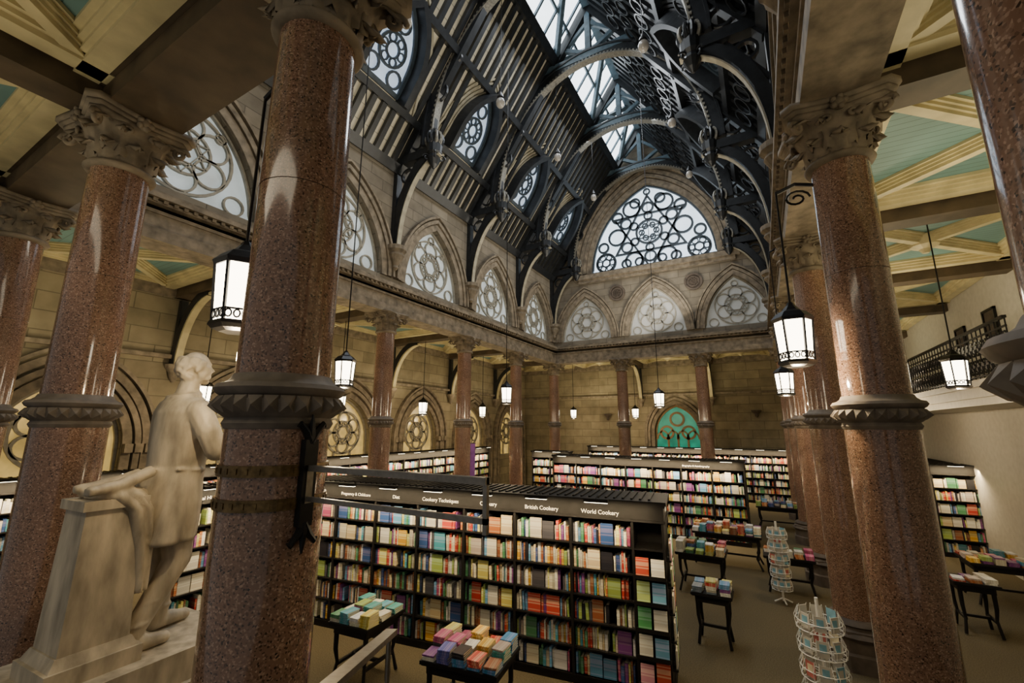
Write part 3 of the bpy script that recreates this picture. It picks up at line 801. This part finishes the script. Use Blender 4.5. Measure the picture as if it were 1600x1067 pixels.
def table(x,y,sx,sy,z,label,indiv=False,hm=(3,6),rot=0,pal=None,fill=.9):
    e=empty('display_table',(x,y,0),rot); tag(e,label,'table')
    t=M(); t.box(0,0,z-.02,sx,sy,.04); t.box(0,0,z-.045,sx-.03,sy-.03,.02); t.box(0,0,z-.10,sx-.12,sy-.12,.1)
    t.obj('table_top',WOODB,par=e)
    for a in (-1,1):
        for b in (-1,1):
            l=M(); px,py=a*(sx/2-.09),b*(sy/2-.09)
            P=[(px,py,z-.06),(px,py,z*.55),(px*.92,py*.92,.28),(px*1.08,py*1.08,.02)]
            l.tube(P,[.036,.03,.022,.024],8); l.obj('leg',WOODB,par=e)
    st=M(); st.b2(-sx/2+.1,sx/2-.1,-.02,.02,.24,.28)
    for a in (-1,1): st.b2(a*(sx/2-.11)-.02,a*(sx/2-.11)+.02,-sy/2+.1,sy/2-.1,.24,.28)
    st.obj('stretcher',WOODB,par=e)
    rows=Rows(); nx=max(1,int(sx/.175)); ny=max(1,int(sy/.235))
    for i in range(nx):
        for j in range(ny):
            if random.random()>fill: continue
            px=(i+.5)*sx/nx-sx/2; py=(j+.5)*sy/ny-sy/2
            wx=x+px*cos(rot)-py*sin(rot); wy=y+px*sin(rot)+py*cos(rot)
            stack(rows,wx,wy,z,random.randint(*hm),indiv,rot,min(.15,sx/nx-.02),min(.22,sy/ny-.02),col=random.choice(pal) if pal else bcol())
    if rows.v: rows.obj('book_stacks','stacks of glossy paperbacks piled on a dark display table')
    return e
BR=[(.04,.22,.45),(.5,.07,.22),(.05,.32,.28),(.65,.60,.4),(.72,.38,.04),(.08,.10,.38),(.66,.66,.6),(.42,.04,.05)]
table(-3.32,4.85,.98,.75,.78,'dark rectangular display table piled with bright paperbacks',True,(2,6),.15,BR,1)
table(-5.2,4.95,.7,.8,.8,'dark display table with teal and yellow paperbacks',True,(3,6),.1,[(.05,.32,.28),(.62,.50,.08),(.06,.32,.4),(.62,.62,.5)],1)
table(-1.0,8.5,.62,.5,.8,'small black table with neat stacks of paperbacks',True,(4,8),0,[(.66,.66,.6),(.12,.16,.2),(.42,.38,.28)],1)
fb,FB,Lf=bookcase(o.x,o.y,FBr,7,.88,'long black double-sided bookcase with lit cookery shelves',double=True,indiv=ind,signs=fbsigns,dens=1.15,endtext='Health',lead=.42,power=13,face=.15,hm=.275)
PALF=[(.6,.08,.04),(.10,.42,.14),(.85,.82,.72),(.85,.45,.06),(.2,.5,.75),(.8,.35,.45),(.55,.70,.25),(.85,.85,.80)]
for k,z in enumerate([.2,.52,.84,1.16,1.48]):
    ee=M(); ee.b2(Lf-.42,Lf,-.09,0,z-.02,z); ee.b2(Lf-.42,Lf,-.09,-.085,z,z+.03); ee.obj('display_ledge',WOODB,par=fb)
    for j in range(2):
        w=.17; hh=random.uniform(.22,.27)
        Mx=FB@Matrix.Translation((Lf-.39+.2*j+w,-.05,z+.002))@Matrix.Rotation(pi/2,4,'Z')@Matrix.Rotation(.1,4,'Y')@Matrix.Diagonal((.025,w,hh,1))
        oo=bpy.data.objects.new('book',BME); C.objects.link(oo); oo.matrix_world=Mx; cc=(.6,.08,.04) if (k,j)==(4,0) else random.choice(PALF); oo.color=(*cc,1); tag(oo,'face-out illustrated hardback on the bookcase end ledge','book','face-out books on the bookcase end')
for k in range(5):
    z=.35+.33*k; er=M(); er.b2(Lf+.0,Lf+.07,.12,.82,z-.015,z); er.obj('end_ledge',WOODB,par=fb)
    for j in range(3):
        Mx=FB@Matrix.Translation((Lf+.065,.31+.22*j,z))@Matrix.Rotation(pi,4,'Z')@Matrix.Diagonal((.02,.16,.22,1))
        oo=bpy.data.objects.new('book',BME); C.objects.link(oo); oo.matrix_world=Mx; cc=random.choice(PALF); oo.color=(*cc,1); tag(oo,'thin illustrated booklet on the bookcase end rack','book','booklets on the bookcase end')
light('AREA','end_panel_light',FB@Vector((Lf+.55,.4,2.5)),14,(1,.8,.5),.5,(0,math.radians(25),FBr),.3)
bookcase(-8.35,3.7,pi/2,2,.9,'black bookcase of natural history books',signs=['Natural History',''],power=20)
bookcase(-6.95,15.3,0,7,.9,'long low black bookcase with bright lit book rows',double=True,signs=['','','','','','Biography & Autobiography',''],power=26,face=.1)
bookcase(-9.0,17.6,0,2,.85,'black bookcase with lit paperbacks',power=24)
bookcase(-8.8,24.2,0,12,.9,'wall bookcase under the far stone wall',power=26)
bookcase(-12.65,.5,pi/2,7,.9,'tall black wall bookcase with lit shelves',power=24)
bookcase(-12.65,7.2,pi/2,14,.9,'tall black wall bookcase beneath arched windows',power=26)
bookcase(4.0,17.0,0,1,.95,'black bookcase of magazines and cards',power=30,face=.3)
bookcase(4.3,23.8,-pi/2,6,.95,'black bookcase along the side wall',power=24)
table(-1.45,11.0,1.0,.8,.8,'black table stacked with hardbacks',hm=(3,8))
table(-1.1,13.3,1.6,.8,.8,'long black table stacked with novels',hm=(4,9))
table(.15,18.4,1.3,.9,.8,'black table with paperbacks',hm=(2,6))
table(.2,11.75,.95,.6,.75,'low table with white and red booklets',hm=(2,5),pal=[(.8,.78,.72),(.7,.1,.08),(.75,.75,.7),(.6,.65,.5)])
table(2.9,11.2,.6,.6,.85,'small square black table with books',hm=(1,3))
table(3.9,13.2,1.1,.9,.8,'black display table with paperbacks',hm=(2,6))
table(-4.6,12.2,1.4,.9,.8,'black display table with books',hm=(2,7))
e=empty('roller_banner',(-10.0,14.0,0),.4); tag(e,'tall purple roller banner standing by the bookcases','banner')
m=M(); m.b2(-.35,.35,-.01,.01,.08,2.85); m.obj('banner_sheet',PURP,par=e); m=M(); m.b2(-.4,.4,-.1,.1,0,.08); m.tube([(-.37,0,2.85),(.37,0,2.85)],.02,8); m.obj('banner_base',STEEL,par=e)
# ------------------------------------------------------------ spinners
CARDM=[WHITEP,plain('card_red',(.55,.16,.14)),plain('card_blue',(.2,.42,.55)),plain('card_cream',(.75,.68,.48))]
CM=[]
for mt in CARDM:
    m=M(); m.box(0,0,0,.006,.12,.17); m.box(.004,0,.01,.004,.07,.09); q=m.mesh('greeting_card',[mt,CARDM[(CARDM.index(mt)+2)%4]]); 
    q.polygons.foreach_set('material_index',[0]*6+[1]*6); CM.append(q)
def spinner(x,y,top,r,label,tiers):
    e=empty('card_spinner',(x,y,0)); tag(e,label,'card rack')
    b=M(); b.tube([(0,0,.05),(0,0,top)],.02,8)
    for k in range(4):
        a=k*pi/2+.3; b.tube([(0,0,.1),(r*.9*cos(a),r*.9*sin(a),.03)],.015,6)
    b.obj('stand',WIRE,par=e); w=M()
    for k in range(tiers):
        z=top-.08-(k+1)*(top-.35)/tiers; h=(top-.35)/tiers*.8
        for zz in (z,z+h*.45): w.tube([(r*cos(2*pi*i/16),r*sin(2*pi*i/16),zz) for i in range(16)],.006,4,True)
        for i in range(8):
            a=2*pi*i/8; ca,sa=cos(a),sin(a)
            for s in (-1,1):
                px,py=r*ca-s*.07*sa,r*sa+s*.07*ca
                w.tube([(px*.1,py*.1,z+.02),(px,py,z),(px*1.05,py*1.05,z+h*.45),(px*.85,py*.85,z+h)],.004,4)
            inst('greeting_card',CM[(0,0,0,2,0,3,0,0,1,0,0)[(i*3+k*2)%11]],(r*.86*ca,r*.86*sa,z+h*.42+.02),e,a)
    w.obj('wire_pockets',WIRE,par=e)
spinner(.36,6.95,1.4,.24,'white wire spinner rack filled with greeting cards',4)
spinner(.02,11.0,1.55,.18,'tall white wire card spinner on a cross base',5)
# ------------------------------------------------------------ railing, straps
e=empty('metal_railing',(-2.54,1.62,3.04)); tag(e,'slim steel rail frame bracketed to the granite column','railing')
m=M(); m.b2(.3,1.5,-.02,.02,.17,.20); m.b2(.3,1.5,-.01,.01,.01,.035); m.b2(1.48,1.5,-.01,.01,-.03,.2); m.b2(.3,.33,-.02,.02,0,.2)
m.obj('rail',STEEL,par=e)
for z in (.175,.0):
    m=M(); m.lathe([(.284,z-.03),(.292,z-.03),(.292,z+.03),(.284,z+.03)],40)
    for i in range(30): a=2*pi*i/30; m.box(.293*cos(a),.293*sin(a),z,.006,.02,.03,0,a)
    m.obj('column_strap',BRONZE,par=e)
m=M(); m.b2(.28,.325,-.04,.04,-.12,.34)
for s in (1,-1):
    z0=.34 if s>0 else -.12
    for d in (-1,0,1): m.tube([(.31,0,z0-s*.02),(.31,d*.03,z0+s*.04),(.31,d*.075,z0+s*.09),(.31,d*.09,z0+s*.07 if d else z0+s*.14)],[.022,.022,.016,.006],6)
m.obj('wall_plate',IRON,par=e)
e=empty('stair_handrail',(-1.6,1.3,0)); tag(e,'sloping steel stair handrail on slim posts','handrail')
m=M(); m.bar((0,0,2.43),(-.5,.9,2.22),.07,.03,(.87,.49,0)); m.obj('rail',STEEL,par=e)
for p in ((-.03,.05,2.41),(-.46,.84,2.23)):
    m=M(); m.tube([(p[0],p[1],0),p],.015,8); m.obj('post',STEEL,par=e)
# ------------------------------------------------------------ mezzanine balcony
m=M(); m.b2(3.75,XRO,10.5,19.5,4.05,4.35); m.b2(3.68,XRO,10.4,19.6,4.25,4.38); m.b2(3.8,XRO,10.6,19.4,3.9,4.05); trim(m,WHITEP)
e=empty('balcony_railing',(3.78,10.5,4.38)); tag(e,'black wrought-iron balcony railing with scrollwork','railing')
m=M(); m.b2(-.03,.03,0,9,.95,1.0); m.b2(-.02,.02,0,9,.05,.08); m.b2(-.015,.015,0,9,.8,.83)
for i in range(46): m.tube([(0,i*.2,0),(0,i*.2,.97)],.012,5)
for i in range(45):
    for zc in (.25,.6):
        m.tube([(0,i*.2+.1+.095*cos(q),zc+.14*sin(q)) for q in [2*pi*j/10 for j in range(10)]],.016,4,True)
        m.tube([(0,i*.2+.1+.05*cos(q),zc+.07*sin(q)) for q in [2*pi*j/8 for j in range(8)]],.014,4,True)
m.obj('scrollwork',IRON,par=e)
for y,z in ((12.2,5.7),(14.2,5.8),(16.0,5.7)):
    e=empty('framed_picture',(XRO-.03,y,z)); tag(e,'dark framed picture on the white wall','picture')
    m=M(); 
    for q in (-.3,.3): m.box(0,q,0,.05,.05,.85)
    for q in (-.4,.4): m.box(0,0,q,.05,.65,.05)
    m.obj('frame',IRON,par=e); m=M(); m.box(.01,0,0,.01,.56,.76); m.obj('print',STONED,par=e)
# ------------------------------------------------------------ statue
def chain(m,P,R,n=10):
    for i in range(len(P)-1): m.tube([P[i],P[i+1]],[R[i],R[i+1]],n)
    for p,r in zip(P,R): m.sph(p,r,n,8)
def loft(m,rings,n=56):
    V=[];F=[]
    for (z,cx,cy,hx,hy,fold) in rings:
        for i in range(n):
            a=2*pi*i/n; k=1+fold*(.6*sin(7*a+z*2)+.4*sin(13*a+1+z*3))
            V.append((cx+hx*k*cos(a),cy+hy*k*sin(a),z))
    for j in range(len(rings)-1):
        for i in range(n):
            l=(i+1)%n; F.append((j*n+i,j*n+l,(j+1)*n+l,(j+1)*n+i))
    F.append(tuple(range(n))[::-1]); F.append(tuple((len(rings)-1)*n+i for i in range(n)))
    m.add(V,F)
def remesh(m,name,vox,par,mat,loc=(0,0,0),sm=4):
    me=m.mesh(name,[mat]); t=bpy.data.objects.new('tmp',me); C.objects.link(t)
    r=t.modifiers.new('r','REMESH'); r.mode='VOXEL'; r.voxel_size=vox; r.use_smooth_shade=True
    s=t.modifiers.new('s','SMOOTH'); s.factor=.5; s.iterations=sm
    dg=bpy.context.evaluated_depsgraph_get(); dg.update(); me2=bpy.data.meshes.new_from_object(t.evaluated_get(dg)); bpy.data.objects.remove(t)
    me2.name=name; me2.materials.clear(); me2.materials.append(mat)
    me2.polygons.foreach_set('use_smooth',[True]*len(me2.polygons))
    return inst(name,me2,loc,par)
ST=empty('marble_statue',(-4.12,1.8,1.90),math.radians(93)); tag(ST,'weathered marble statue of a standing man in a long frock coat','statue')
ST.scale=(1.04,1.04,1.025)
b=M()
chain(b,[(.0,-.10,.95),(.03,-.12,.55),(-.19,-.13,.12)],[.125,.09,.065]); chain(b,[(-.21,-.13,.06),(-.12,-.14,.05),(-.0,-.15,.04)],[.06,.055,.04])
chain(b,[(.0,.11,.95),(.05,.12,.52),(.08,.13,.1)],[.125,.09,.067]); chain(b,[(.06,.13,.06),(.17,.145,.055),(.28,.15,.04)],[.06,.055,.04])
for (x,y,z) in ((-.17,-.13,.17),(-.10,-.125,.3),(.08,.13,.16),(.075,.125,.3)): b.tube([(x+.07*cos(q),y+.07*sin(q),z+.015*cos(q+1)) for q in [2*pi*i/12 for i in range(12)]],.012,5,True)
loft(b,[(.68,-.08,0,.225,.265,.10),(.70,-.08,0,.24,.275,.10),(.80,-.06,0,.23,.265,.09),(.95,-.04,0,.215,.25,.07),(1.1,-.02,0,.19,.225,.04),(1.22,0,0,.178,.205,.025),(1.38,0,0,.185,.22,.02),(1.52,0,0,.185,.245,.015),(1.62,-.01,0,.17,.245,.01),(1.70,-.02,0,.13,.20,0),(1.76,-.02,0,.08,.09,0)])
b.tube([(-.20,0,1.2),(-.25,0,.95),(-.31,0,.7)],[.01,.018,.022],6)
b.tube([(-.10,-.205,1.2),(.1,-.20,1.18)],.012,5); b.tube([(-.20,-.05,1.2),(-.18,-.1,1.2)],.014,5)
chain(b,[(-.01,0,1.72),(.01,0,1.86)],[.085,.07])
b.tube([(.09*cos(q)-.02,.10*sin(q),1.75+.02*cos(q)) for q in [2*pi*i/14 for i in range(14)]],.03,6,True)
b.tube([(.07,-.07,1.74),(.17,-.08,1.55),(.19,-.04,1.25)],[.02,.03,.02],6); b.tube([(.07,.07,1.74),(.17,.08,1.55),(.19,.04,1.25)],[.02,.03,.02],6)
chain(b,[(-.01,-.22,1.63),(.03,-.30,1.48),(.09,-.33,1.33),(.24,-.30,1.37),(.37,-.25,1.42)],[.09,.083,.078,.068,.055])
for t in (.2,.5,.8): b.tube([(.09+.15*t,-.33+.03*t+.08*cos(q),1.34+.04*t+.08*sin(q)) for q in [2*pi*i/12 for i in range(12)]],.010,5,True)
b.tube([(.34,-.26,1.41),(.37,-.25,1.42)],[.065,.068],12)
chain(b,[(-.01,.22,1.63),(.04,.30,1.45),(.09,.31,1.32),(.20,.20,1.38),(.25,.10,1.45)],[.09,.083,.075,.065,.048])
b.sph((.43,-.235,1.435),(.05,.035,.022),10,7)
for k in range(4):
    yy=-.262+.018*k; L=(.05,.06,.055,.045)[k]
    chain(b,[(.465,yy,1.44),(.465+L,yy,1.435),(.475+L,yy,1.405)],[.0125,.0115,.010],7)
chain(b,[(.42,-.205,1.44),(.45,-.185,1.425),(.475,-.185,1.41)],[.013,.012,.010],7)
b.sph((.27,.06,1.46),(.05,.035,.03),8,6)
for k in range(4): chain(b,[(.29,.05+.0,1.44+.018*k),(.25,.0,1.44+.018*k)],[.012,.01],6)
hx,hz=.03,1.985
b.sph((hx,0,hz+.015),(.108,.086,.118),16,12); b.sph((hx+.03,0,hz-.06),(.078,.062,.075),12,8)
b.tube([(hx+.095,0,hz+.035),(hx+.135,0,hz-.015),(hx+.105,0,hz-.03)],[.012,.02,.018],7)
b.tube([(hx+.085,-.05,hz+.035),(hx+.108,0,hz+.04),(hx+.085,.05,hz+.035)],.015,6)
b.tube([(hx+.095,-.02,hz-.058),(hx+.108,0,hz-.056),(hx+.095,.02,hz-.058)],.010,6); b.sph((hx+.08,0,hz-.105),(.038,.035,.03),8,6)
for s in (-1,1):
    b.sph((hx-.0,s*.088,hz-.005),(.022,.014,.034),8,6); b.sph((hx+.088,s*.032,hz+.012),(.012,.014,.009),7,5)
random.seed(3)
for i in range(150):
    a=random.uniform(.45,2*pi-.45)
    zz=random.uniform(-.10,.075); rr=math.sqrt(max(.0,1-(zz/.13)**2))
    if abs(a-pi)>1.9 and zz>-.0: continue
    b.sph((hx-.008+.118*rr*cos(a),.097*rr*sin(a),hz+.0+zz),random.uniform(.015,.025),6,5)
for i in range(30):
    s=random.choice((-1,1)); b.sph((hx+random.uniform(.0,.09),s*random.uniform(.055,.075),hz-random.uniform(.03,.11)),.018,6,5)
body=remesh(b,'body',.0105,ST,MARB,sm=2)
PX,PY=-.42,-.06
p=M()
for (z0,z1,s0,s1) in ((0,.10,.235,.235),(.10,.16,.215,.185),(.16,.98,.175,.15),(.98,1.04,.175,.175)):
    V=[(PX+sx_*s,PY+sy_*s*.95,z) for z,s in ((z0,s0),(z1,s1)) for sx_,sy_ in ((-1,-1),(1,-1),(1,1),(-1,1))]
    p.add(V,[(0,1,5,4),(1,2,6,5),(2,3,7,6),(3,0,4,7),(4,5,6,7),(3,2,1,0)])
p.obj('support_pillar',MARB,par=ST)
p=M()
loft(p,[(.40,PX+.2,PY,.08,.16,.2),(.7,PX+.18,PY,.10,.17,.18),(.95,PX+.13,PY,.12,.18,.15),(1.05,PX+.04,PY,.17,.18,.1),(1.09,PX+.02,PY,.15,.16,.08)])
p.tube([(PX-.18,PY-.17,1.10),(PX,PY-.13,1.12),(PX+.2,PY-.08,1.20)],[.035,.042,.045],8)
p.tube([(PX-.16,PY+.07,1.10),(PX+.05,PY+.07,1.13),(PX+.2,PY+.07,1.18)],[.03,.035,.04],8)
remesh(p,'draped_cloth',.014,ST,MARB,sm=3)
p=M(); p.b2(-.70,.42,-.40,.40,-.2,0); p.b2(-.74,.46,-.44,.44,-.3,-.2); p.obj('statue_base',MARB,par=ST)
pe=empty('statue_plinth',(-4.12,1.8,0),math.radians(93)); tag(pe,'dark polished stone plinth beneath the marble statue','plinth')
p=M(); p.b2(-.85,.58,-.55,.55,1.47,1.585); p.b2(-.8,.52,-.5,.5,.15,1.47); p.b2(-.87,.6,-.57,.57,0,.15); p.obj('plinth_block',DARKST,par=pe)
# ------------------------------------------------------------ lighting
for y in (6,11,16): light('AREA','nave_fill',(-4.2,y,16.0),230,(.90,.95,1),3.0,(0,0,0),3.0)  # unseen fill added below the skylight, no ceiling lamp there
for y in (5,10,15,19): light('AREA','roof_fill',(-3.2,y,8.2),170,(1,.92,.76),3.0,(pi,math.radians(-25),0),2.0)  # unseen fill added to brighten the roof boards from below
light('AREA','near_aisle_fill',(-3,-1.5,6.6),55,(1,.86,.62),5,(0,0,0),1.2)  # unseen fill added over the near aisle
for y in (3,8,13,18): light('AREA','aisle_fill',(-11.3,y,4.6),34,(1,.83,.50),2.0,(pi,0,0),2.0)  # unseen upward fill added in the aisles, here and in the lines below
for x in (-8,-3.5): light('AREA','aisle_fill',(x,22.9,4.6),50,(1,.83,.50),2.0,(pi,0,0),2.0)
for y in (2,7,12.5,19): light('AREA','aisle_fill',(2.9,y,4.9),55,(1,.85,.52),1.6,(pi,0,0),1.6)
light('AREA','aisle_fill',(-6,-.8,4.2),40,(1,.86,.56),3,(pi,0,0),1.5)
w=bpy.data.worlds.new('World'); bpy.context.scene.world=w; w.use_nodes=True
bg=w.node_tree.nodes['Background']; bg.inputs[0].default_value=(.9,.87,.82,1); bg.inputs[1].default_value=.22
# ------------------------------------------------------------ camera
yaw,pit,roll=math.radians(29.71),math.radians(11.21),math.radians(.14)
r=Vector((cos(yaw),sin(yaw),0)); fw=Vector((-sin(yaw)*cos(pit),cos(yaw)*cos(pit),sin(pit))); u=r.cross(fw)
r2=r*cos(roll)+u*sin(roll); u2=u*cos(roll)-r*sin(roll)
cam=bpy.data.cameras.new('Camera'); cam.sensor_width=36; cam.lens=36*677/1600; cam.clip_end=200; cam.clip_start=.05
co=bpy.data.objects.new('Camera',cam); C.objects.link(co)
mw=Matrix((r2,u2,-fw)).transposed().to_4x4(); mw.translation=(0,0,H0); co.matrix_world=mw
bpy.context.scene.camera=co
